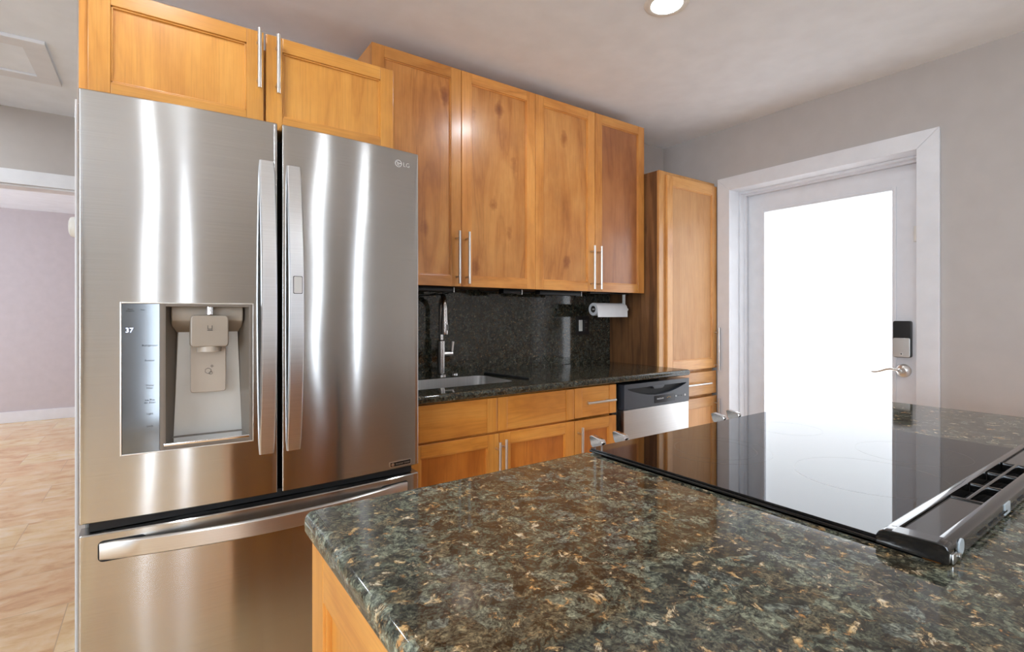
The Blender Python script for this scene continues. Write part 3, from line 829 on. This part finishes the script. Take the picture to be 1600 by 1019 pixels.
# paper towel on its under-cabinet holder
O = Vector((2.28, 2.20, ZU0))
t = thing('paper_towel_holder', 'white under-cabinet paper towel bracket with one hanging arm', 'holder', O)
ax, az = 2.405, 1.258
mb = MB(); mb.box((2.10, 2.185, ZU0 - .004), (2.43, 2.215, ZU0 + .0035), .001); mb.build('mounting_plate', M['black'], t, O)
mb = MB(); mb.box((ax - .004, 2.190, az - .008), (ax + .004, 2.210, ZU0 - .003), .0015); mb.cyl((2.135, 2.2, az), (ax + .03, 2.2, az), .004, n=14); mb.cyl((ax + .022, 2.2, az), (ax + .034, 2.2, az), .009, n=16, bev=.002); mb.build('arm', M['plastic_white'], t, O)
O = Vector((2.268, 2.20, az))
t = thing('paper_towel_roll', 'white paper towel roll hanging under the right wall cabinet', 'paper towel', O)
mb = MB(); mb.lathe([(.021, 0), (.037, 0), (.0385, .004), (.0385, .256), (.037, .26), (.021, .26), (.021, 0)], (2.138, 2.2, az), (1, 0, 0), n=40)
mb.box((2.140, 2.1612, az - .047), (2.396, 2.1622, az + .004)); mb.build('paper', M['towel'], t, O)
mb = MB(); mb.lathe([(.012, .002), (.0205, .002), (.0205, .258), (.012, .258), (.012, .002)], (2.138, 2.2, az), (1, 0, 0)); mb.build('core', M['card'], t, O)

# under-cabinet light bars
for lab, xa, xe in (('slim black light bar under the left wall cabinet, drooping cord above the faucet', .80, 1.190),
                    ('slim black light bar under the right end of the left wall cabinet', 1.48, 1.600),
                    ('slim black light bar with silver end under the right wall cabinet', 1.72, 2.030)):
    O = Vector(((xa + xe) / 2, 2.2, ZU0))
    t = thing('light_bar', lab, 'light bar', O, 'under-cabinet light bars')
    mb = MB(); mb.box((xa, 2.182, ZU0 - .020), (xe - .004, 2.226, ZU0 + .003), .002); mb.build('housing', M['black'], t, O)
    mb = MB(); mb.box((xe - .004, 2.180, ZU0 - .024), (xe, 2.228, ZU0 + .003), .001); mb.build('end_cap', M['nickel'], t, O)
    mb = MB()
    if xa < 1: p = [(.80, 2.27, 1.353)] + [(.80 + .05 * k, 2.27, 1.353 - .035 * math.sin(math.pi * k / 10) ** 1.0) for k in range(1, 10)] + [(1.30, 2.27, 1.353)]
    else: p = [(xa - .10, 2.27, 1.356)] + [(xa - .10 + .02 * k, 2.27, 1.353 - .006 * math.sin(math.pi * k / 6)) for k in range(1, 6)] + [(xa + .02, 2.25, 1.353)]
    mb.tube(p, .003, 8); mb.build('cord', M['black'], t, O)

# ------------------------------------------------------------------ refrigerator
FX0, FX1, FY, BOW = -.157, .752, 1.640, .030
FC, FH = (FX0 + FX1) / 2, (FX1 - FX0) / 2
def bow(x): return FY - BOW * (1 - ((x - FC) / FH) ** 2)
def warp(v): return (v[0], v[1] + bow(v[0]), v[2])
O = Vector((FC, 2.0, 0))
t = thing('refrigerator', 'stainless steel french door refrigerator with water dispenser and bottom freezer', 'refrigerator', O)
mb = MB(); mb.box((FX0 + .006, 1.715, .02), (FX1 - .006, 2.37, 1.765), .004); mb.box((FX0 + .02, 1.70, 0), (FX1 - .02, 2.35, .03)); mb.build('body', M['grey_body'], t, O)
mb = MB(); mb.box((FX0 + .015, 1.7025, .05), (FX1 - .015, 1.716, 1.76)); mb.build('gasket', M['gasket'], t, O)
for xa in (FX0 + .02, FX1 - .10):
    mb = MB(); mb.box((xa, 1.70, 1.765), (xa + .08, 1.82, 1.782), .004); mb.build('hinge_cover', M['grey_body'], t, O)
def curved_front(x0, x1, z0, z1, hole=None, th=.062):
    r = .0035
    xs = [x0, x0 + r * .13, x0 + r * .5, x0 + r] + [x0 + r + (x1 - x0 - 2 * r) * k / 28 for k in range(1, 28)] + [x1 - r, x1 - r * .5, x1 - r * .13, x1]
    zs = [z0, z0 + .003, z1 - .003, z1]
    if hole: xs = sorted(set(xs + [hole[0], hole[1]])); zs = [z0, z0 + .003, hole[2], hole[3], z1 - .003, z1]
    def fy(x, z):
        y = bow(x)
        for e in (x - x0, x1 - x):
            if e < r: y += r - math.sqrt(max(0, r * r - (r - e) ** 2))
        if z in (z0, z1): y += .003
        return y
    t_ = bmesh.new(); V = {}
    for i, x in enumerate(xs):
        for k, z in enumerate(zs): V[i, k] = t_.verts.new((x, fy(x, z), z))
    for i in range(len(xs) - 1):
        for k in range(len(zs) - 1):
            if hole and hole[0] - 1e-6 <= xs[i] and xs[i + 1] <= hole[1] + 1e-6 and hole[2] - 1e-6 <= zs[k] and zs[k + 1] <= hole[3] + 1e-6: continue
            t_.faces.new((V[i, k], V[i + 1, k], V[i + 1, k + 1], V[i, k + 1]))
    # sides and back
    yb_ = FY + th
    nx, nz = len(xs), len(zs)
    bl = [[t_.verts.new((x, yb_, zs[0])) for x in xs], [t_.verts.new((x, yb_, zs[-1])) for x in xs]]
    for i in range(nx - 1):
        t_.faces.new((V[i, 0], bl[0][i], bl[0][i + 1], V[i + 1, 0]))
        t_.faces.new((V[i, nz - 1], V[i + 1, nz - 1], bl[1][i + 1], bl[1][i]))
    t_.faces.new([V[0, k] for k in range(nz)] + [bl[1][0], bl[0][0]])
    t_.faces.new([V[nx - 1, k] for k in range(nz)][::-1] + [bl[0][-1], bl[1][-1]])
    t_.faces.new(bl[0][::-1] + bl[1])
    bmesh.ops.recalc_face_normals(t_, faces=t_.faces)
    mb = MB(); mb._take(t_)
    return mb
ZD_0, ZD_1 = .700, 1.784
HX_0, HX_1, HZ_0, HZ_1 = -.074, .228, .862, 1.254
dl = curved_front(FX0, .2915, ZD_0, ZD_1, (HX_0, HX_1, HZ_0, HZ_1)).build('door', M['steel'], t, O)
drt = curved_front(.3040, FX1, ZD_0, ZD_1).build('door', M['steel'], t, O)
fz = curved_front(FX0, FX1, .05, .672).build('freezer_drawer', M['steel'], t, O)
mb = MB(); mb.box((FX0 + .02, 1.655, .674), (FX1 - .02, 1.70, .698)); mb.build('seal_strip', M['gasket'], t, O)
# arched door handles
def handle_loft(center, half_w, t0, t1, vertical, rise, end=.006, th=.013, n=28):
    rings = []
    for k in range(n + 1):
        u = k / n
        s_ = t0 + (t1 - t0) * u
        d = end + (rise - end) * (1 - abs(2 * u - 1) ** 2.0)
        w = half_w * (1.0 if 0 < k < n else .9)
        prof = [(-w, .35), (-w * .93, .8), (-w * .8, 1.0), (w * .8, 1.0), (w * .93, .8), (w, .35), (w * .9, 0), (-w * .9, 0)]
        ring_ = []
        for a, q in prof:
            out = d - th * (1 - q) if d > th else d * q - .002 * (1 - q)
            if vertical: x, z = center + a, s_
            else: x, z = s_, center + a
            ring_.append((x, bow(x) - out, z))
        rings.append(ring_)
    mb = MB(); mb.loft(rings); return mb
hl = handle_loft(.2625, .0215, .820, 1.668, True, .050).build('handle', M['steel_handle'], dl, O)
hr = handle_loft(.3355, .0215, .820, 1.664, True, .050).build('handle', M['steel_handle'], drt, O)
mb = MB(); mb.prism(rrect(.326, .348, 1.285, 1.333, .003), 'y', bow(.337) - .0515, bow(.337) - .046); mb.build('handle_button', M['nickel'], drt, O)
mb = MB(); mb.prism(rrect(.3245, .3495, 1.2835, 1.3345, .003), 'y', bow(.337) - .0508, bow(.337) - .046); mb.build('handle_button_rim', M['black'], drt, O)
handle_loft(.627, .0235, -.116, .708, False, .046, end=.004).build('handle', M['steel_drawer_handle'], fz, O)
for xa, xb in ((-.1195, -.02), (.61, .7115)):
    mb = MB(); mb.prism(rrect(xa, xb, .6005, .6535, .012), 'y', -.0008, .002); mb.build('handle_pocket', M['gasket'], fz, O, warp=warp)
# logo and badge
mb = MB()
c_ = (.674, 1.737); rr = .0125
mb.loft([[(c_[0] + q * math.cos(a), yy, c_[1] + q * math.sin(a)) for a in [2 * math.pi * k / 32 for k in range(32)]] for q, yy in ((rr, .001), (rr, -.0012), (rr * .82, -.0012), (rr * .82, .001), (rr, .001))], caps=False)
mb.box((c_[0] - .004, -.0012, c_[1] - .006), (c_[0] - .002, .001, c_[1] + .005)); mb.box((c_[0] - .004, -.0012, c_[1] - .006), (c_[0] + .004, .001, c_[1] - .004))
mb.box((c_[0] - .002, -.0012, c_[1]), (c_[0] + .012, .001, c_[1] + .002)); mb.cyl((c_[0] - .0065, .001, c_[1] + .005), (c_[0] - .0065, -.0012, c_[1] + .005), .0016, n=10)
mb.text('LG', .021, Matrix.Translation((.704, -.0008, 1.736)) @ Matrix.Rotation(math.radians(90), 4, 'X'))
mb.build('logo', M['logo'], drt, O, warp=warp)
mb = MB(); mb.prism(rrect(.642, .722, .7085, .7265, .002), 'y', -.0018, .001); bd = mb.build('badge', M['chrome'], drt, O, warp=warp)
mb = MB(); mb.prism(rrect(.6445, .7195, .7105, .7245, .0015), 'y', -.0024, .001); mb.build('badge_plate', M['black'], drt, O, warp=warp)
mb = MB(); mb.text('Inverter Linear', .0088, Matrix.Translation((.690, -.0026, .7178)) @ Matrix.Rotation(math.radians(90), 4, 'X'))
mb.cyl((.6525, -.0020, .7176), (.6525, -.0030, .7176), .0055, n=18); mb.build('badge_lettering', M['chrome'], drt, O, warp=warp)
# dispenser
mb = MB()
def frame_boxes(mb, x0, x1, z0, z1, w, ya, yb_, bev=.001):
    mb.box((x0, ya, z0), (x0 + w, yb_, z1), bev); mb.box((x1 - w, ya, z0), (x1, yb_, z1), bev)
    mb.box((x0 + w, ya, z0), (x1 - w, yb_, z0 + w), bev); mb.box((x0 + w, ya, z1 - w), (x1 - w, yb_, z1), bev)
frame_boxes(mb, HX_0 - .001, HX_1 + .001, HZ_0 - .001, HZ_1 + .001, .0035, -.0025, .012)
mb.build('dispenser_frame', M['nickel'], dl, O, warp=warp)
mb = MB(); mb.box((HX_0 + .0025, -.0012, HZ_0 + .0025), (.0085, .010, HZ_1 - .0025), .001); mb.build('control_panel', M['panel_glass'], dl, O, warp=warp)
for z, s_, x, h_ in ((1.142, 'Refrigerator', -.013, .0068), (1.103, 'Freezer', -.013, .0068), (1.0345, 'Water\nFilter', -.013, .0068), (.9965, 'Ice Plus\nAir Filter', -.013, .0068),
                     (.964, 'Light', -.013, .0068), (.932, 'Lock', -.013, .0068), (1.234, 'Smart\nDiagnosis', -.054, .0045), (1.235, 'Filter', -.028, .0045)):
    mb = MB(); mb.text(s_, h_, Matrix.Translation((x, -.0014, z)) @ Matrix.Rotation(math.radians(90), 4, 'X'))
    mb.build('panel_lettering', M['print'], dl, O, warp=warp)
mb = MB(); mb.text('37', .017, Matrix.Translation((-.056, -.0014, 1.182)) @ Matrix.Rotation(math.radians(90), 4, 'X')); mb.build('display_digits', M['blue_led'], dl, O, warp=warp)
# recess: rim, funnel of four walls, ledge, back
X0, X1, Z0, Z1 = .0085, HX_1 - .0025, HZ_0 + .0025, HZ_1 - .0025
xi0, xi1, zi0, zi1 = X0 + .013, X1 - .009, Z0 + .014, Z1 - .008
mb = MB()
def q4(pts):
    t_ = bmesh.new(); t_.faces.new([t_.verts.new(p) for p in pts]); mb._take(t_)
mb.box((X0, -.002, Z0), (xi0, .012, Z1), .001); mb.box((xi1, -.002, Z0), (X1, .012, Z1), .001)
mb.box((xi0, -.002, zi1), (xi1, .012, Z1), .001); mb.box((xi0, -.002, Z0), (xi1, .012, zi0), .001)
bx0, bx1, by, bz0 = .052, .196, .078, .884
q4([(xi0, .005, zi1), (xi0, .005, zi0), (bx0 - .012, by, bz0), (bx0, by, zi1)])
q4([(xi1, .005, zi0), (xi1, .005, zi1), (bx1, by, zi1), (bx1 + .012, by, bz0)])
q4([(xi0, .005, zi1), (bx0, by, zi1), (bx1, by, zi1), (xi1, .005, zi1)])
q4([(xi0, .005, zi0), (xi1, .005, zi0), (bx1 + .012, by, bz0), (bx0 - .012, by, bz0)])
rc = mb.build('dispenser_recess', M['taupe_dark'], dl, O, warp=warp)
mb = MB(); q4([(bx0 - .012, by - .001, bz0), (bx1 + .012, by - .001, bz0), (bx1, by - .004, 1.19), (bx0, by - .004, 1.19)]); mb.build('dispenser_back', M['disp_back'], dl, O, warp=warp)
mb = MB(); mb.prism([(.022, 1.246), (.092, 1.246), (.092, 1.206), (.076, 1.172), (.022, 1.206)], 'x', xi0 + .012, xi1 - .012, bev=.003); mb.build('dispenser_ledge', M['taupe'], dl, O, warp=warp)
mb = MB(); mb.cyl((.1215, .014, 1.222), (.1215, .014, 1.2455), .0095, n=20, bev=.001); mb.build('dispenser_spout', M['chrome'], dl, O, warp=warp)
mb = MB(); mb.prism(rrect(.0765, .1665, 1.134, 1.220, .008), 'y', .004, .055, bev=.003); mb.build('dispenser_nozzle', M['taupe'], dl, O, warp=warp)
mb = MB(); mb.prism(rrect(.0785, .1645, 1.004, 1.136, .007), 'y', .050, .056, bev=.002)
mb.cyl((.1215, .035, 1.120), (.1215, .035, 1.136), .030, n=24); mb.build('dispenser_paddle', M['paddle'], dl, O, warp=warp)
mb = MB()
def hexring(cx, cz, r, y, n=6, w=.0009):
    P = [[(cx + q * math.cos(a), yy, cz + q * math.sin(a)) for a in [2 * math.pi * k / n + .5 for k in range(n)]] for q, yy in ((r, y + .0005), (r, y), (r - w, y), (r - w, y + .0005))]
    mb.loft(P, caps=False)
hexring(.1205, 1.064, .0085, .0490); hexring(.127, 1.058, .0050, .0490); hexring(.130, 1.077, .0030, .0490, 10)
mb.build('ice_icon', M['print'], dl, O, warp=warp)
mb = MB()
mb.box((.116, .0030, 1.183), (.117, .0038, 1.193)); mb.box((.126, .0030, 1.183), (.127, .0038, 1.193)); mb.box((.117, .0030, 1.183), (.126, .0038, 1.184)); mb.box((.115, .0030, 1.179), (.128, .0038, 1.1805))
mb.build('glass_icon', M['print'], dl, O, warp=warp)
mb = MB(); mb.box((X0 + .008, -.004, Z0 + .010), (xi1 + .002, .070, Z0 + .018), .002); mb.build('dispenser_tray', M['chrome'], dl, O, warp=warp)

# ------------------------------------------------------------------ island
IX0, IX1, IY0, IY1 = .187, 2.128, -.32, .835
RX0, RX1, RYF, RYB = .795, 1.542, .818, .212        # cutout for the range
mb = MB()
mb.plate([(IX0, IY0), (IX1, IY0), (IX1, IY1), (RX1, IY1), (RX1, RYB), (RX0, RYB), (RX0, IY1), (IX0, IY1)], [], .877, ZT, bev=.015, seg=6)
tag(mb.build('countertop', M['granite']), 'large polished green granite island countertop in the foreground', 'countertop')
O = Vector((.49, .25, 0))
t = thing('island_cabinet', 'honey wood island cabinet with framed end panel under the granite top', 'cabinet', O)
ex = .199
mb = MB(); mb.box((ex + .021, -.30, .10), (RX0 - .012, .800, .876)); mb.box((ex + .08, -.25, 0), (RX0 - .012, .74, .10)); mb.build('body', M['honey_z'], t, O)
rot = Matrix.Rotation(math.radians(-90), 4, 'Z')    # local (u,-y face) -> faces -x
def end_xf(): return Matrix(((0, 1, 0, 0), (-1, 0, 0, 0), (0, 0, 1, 0), (0, 0, 0, 1)))
shaker(t, O, 'end_panel', -.825, .30, .0, .876, ex, M['honey_z'], wood('honey_wood_depth', H1, H2, H3, 'y'), M['honey_z'], .062, .075, xf=end_xf(), panel_in=.012)
flip = Matrix(((-1, 0, 0, 0), (0, -1, 0, 0), (0, 0, 1, 0), (0, 0, 0, 1)))
d = shaker(t, O, 'door', -.505, -.222, .115, .868, -.822, M['honey_z'], M['honey_x'], M['honey_z'], .055, .05, xf=flip)
d = shaker(t, O, 'door', -(RX0 - .014), -.508, .115, .868, -.822, M['honey_z'], M['honey_x'], M['honey_z'], .055, .05, xf=flip)
O = Vector((1.84, .25, 0))
t = thing('island_cabinet', 'honey wood island cabinet right of the range, hidden below the granite', 'cabinet', O)
mb = MB(); mb.box((RX1 + .012, -.30, .10), (IX1 - .02, .800, .876)); mb.box((RX1 + .012, -.25, 0), (IX1 - .08, .74, .10)); mb.build('body', M['honey_z'], t, O)
d = shaker(t, O, 'door', -(IX1 - .022), -(RX1 + .014), .115, .868, -.822, M['honey_z'], M['honey_x'], M['honey_z'], .055, .05, xf=flip)

# ------------------------------------------------------------------ range
O = Vector(((RX0 + RX1) / 2, .5, 0))
t = thing('electric_range', 'slide-in electric range with black glass cooktop set in the island', 'range', O)
mb = MB(); mb.box((RX0 + .006, RYB + .02, .03), (RX1 - .006, .800, .905)); mb.build('body', M['gloss_black'], t, O)
mb = MB(); mb.box((RX0 + .006, .800, .20), (RX1 - .006, .838, .800), .004); od = mb.build('oven_door', M['steel_dw'], t, O)
mb = MB(); mb.cyl((RX0 + .06, .885, .765), (RX1 - .06, .885, .765), .011, n=18); mb.cyl((RX0 + .08, .885, .765), (RX0 + .08, .837, .765), .008); mb.cyl((RX1 - .08, .885, .765), (RX1 - .08, .837, .765), .008); mb.build('handle', M['nickel'], od, O)
mb = MB(); mb.box((RX0 + .006, .800, .035), (RX1 - .006, .835, .19), .004); mb.build('drawer', M['steel_dw'], t, O)
mb = MB(); mb.prism([(.798, .810), (.845, .815), (.838, .900), (.822, .917), (.798, .917)], 'x', RX0 + .002, RX1 - .002, bev=.003); fp = mb.build('control_panel', M['steel_dw'], t, O)
GZ = .9265
mb = MB(); mb.box((RX0 - .008, .262, .9175), (RX1 + .008, RYF + .004, .9225), .0015); mb.box((RX0 - .004, .266, .9225), (RX1 + .004, RYF + .002, .9245), .0005); mb.build('cooktop_frame', M['gloss_black'], t, O)
mb = MB(); mb.box((RX0 - .006, .270, .9245), (RX1 + .006, RYF + .003, GZ), .0008); ck = mb.build('cooktop_glass', M['glass_black'], t, O)
def flat_ring(cx, cy, r, w=.0009):
    mb = MB(); n = 72
    t_ = bmesh.new()
    V = [[t_.verts.new((cx + q * math.cos(2 * math.pi * k / n), cy + q * math.sin(2 * math.pi * k / n), GZ + .00008)) for k in range(n)] for q in (r, r - w)]
    for k in range(n): t_.faces.new((V[0][k], V[0][(k + 1) % n], V[1][(k + 1) % n], V[1][k]))
    mb._take(t_); mb.build('burner_ring', M['ring'], ck, O)
for cx, cy, r in ((1.005, .655, .115), (1.005, .655, .085), (1.070, .385, .120), (1.345, .665, .078), (1.320, .395, .100)): flat_ring(cx, cy, r)
# rear vent trim
x0, x1 = RX0 - .016, RX1 + .016; ya, yc_ = .196, .272; zt = .946
mb = MB()
mb.prism([(.272, .9195), (.272, .930), (.269, .936), (.263, .940), (.254, .941), (.254, .9195)], 'x', x0 + .02, x1 - .02)     # rail beside the glass
mb.prism([(.196, .9195), (.196, .936), (.1975, .940), (.201, .9425), (.206, .943), (.213, .941), (.213, .9195)], 'x', x0 + .02, x1 - .02)   # rear rail
for xa, xb in ((x0, x0 + .026), (x1 - .026, x1)):
    mb.prism([(.272, .9195), (.272, .930), (.269, .936), (.263, .940), (.254, .941), (.208, .943), (.201, .9425), (.1975, .940), (.196, .936), (.196, .9195)], 'x', xa, xb, bev=.0012)
mb.box((x0 + .028, .213, .920), (x0 + .235, .253, .9375)); mb.box((x1 - .235, .213, .920), (x1 - .028, .253, .9375))   # blank glass ends
vx0, vx1 = x0 + .235, x1 - .235
mb.box((vx0, .2305, .925), (vx1, .2355, .940), .001)
nv = 3
for k in range(nv + 1):
    xx = vx0 + (vx1 - vx0) * k / nv
    mb.box((xx - .0025, .213, .925), (xx + .0025, .253, .9395), .0008)
vt = mb.build('vent_trim', M['gloss_black'], t, O)
mb = MB(); mb.box((vx0, .213, .918), (vx1, .253, .922)); mb.build('vent_floor', M['gasket'], vt, O)
mb = MB(); mb.box((x0 + .004, .199, .9180), (x1 - .004, .262, .9195)); 
for k in range(9): mb.box((x0 + .12 + .055 * k, .1945, .926), (x0 + .158 + .055 * k, .1965, .929))
mb.build('vent_base', M['black'], vt, O)
mb = MB(); mb.cyl((x0 + .045, .1965, .931), (x0 + .045, .1945, .931), .010, n=20); mb.build('sticker', M['aqua'], vt, O)
mb = MB(); mb.box((x0 + .255, .1945, .922), (x0 + .285, .1965, .938)); mb.build('sticker', M['aqua'], vt, O)
mb = MB(); mb.cyl((x0 + .034, .1965, .9225), (x0 + .034, .1930, .9225), .004, n=12); mb.build('screw', M['nickel'], vt, O)
mb = MB(); mb.box((x0 + .010, .1940, .9180), (x0 + .026, .1965, .930), .001); mb.build('bracket', M['nickel'], vt, O)
# knobs
ka = math.radians(38)
for kx in (.848, .925, 1.335, 1.412):
    mb = MB()
    c0 = Vector((kx, .836, .889)); dirn = Vector((0, math.cos(ka), math.sin(ka)))
    mb.lathe([(.023, 0), (.023, .008), (.020, .016), (0, .016)], c0, dirn, n=28)
    mb.prism([(.836, .902), (.836, .926), (.841, .932), (.872, .937), (.879, .933), (.874, .914), (.852, .890)], 'x', kx - .0065, kx + .0065, bev=.0015)
    mb.build('knob', M['chrome'], t, O)
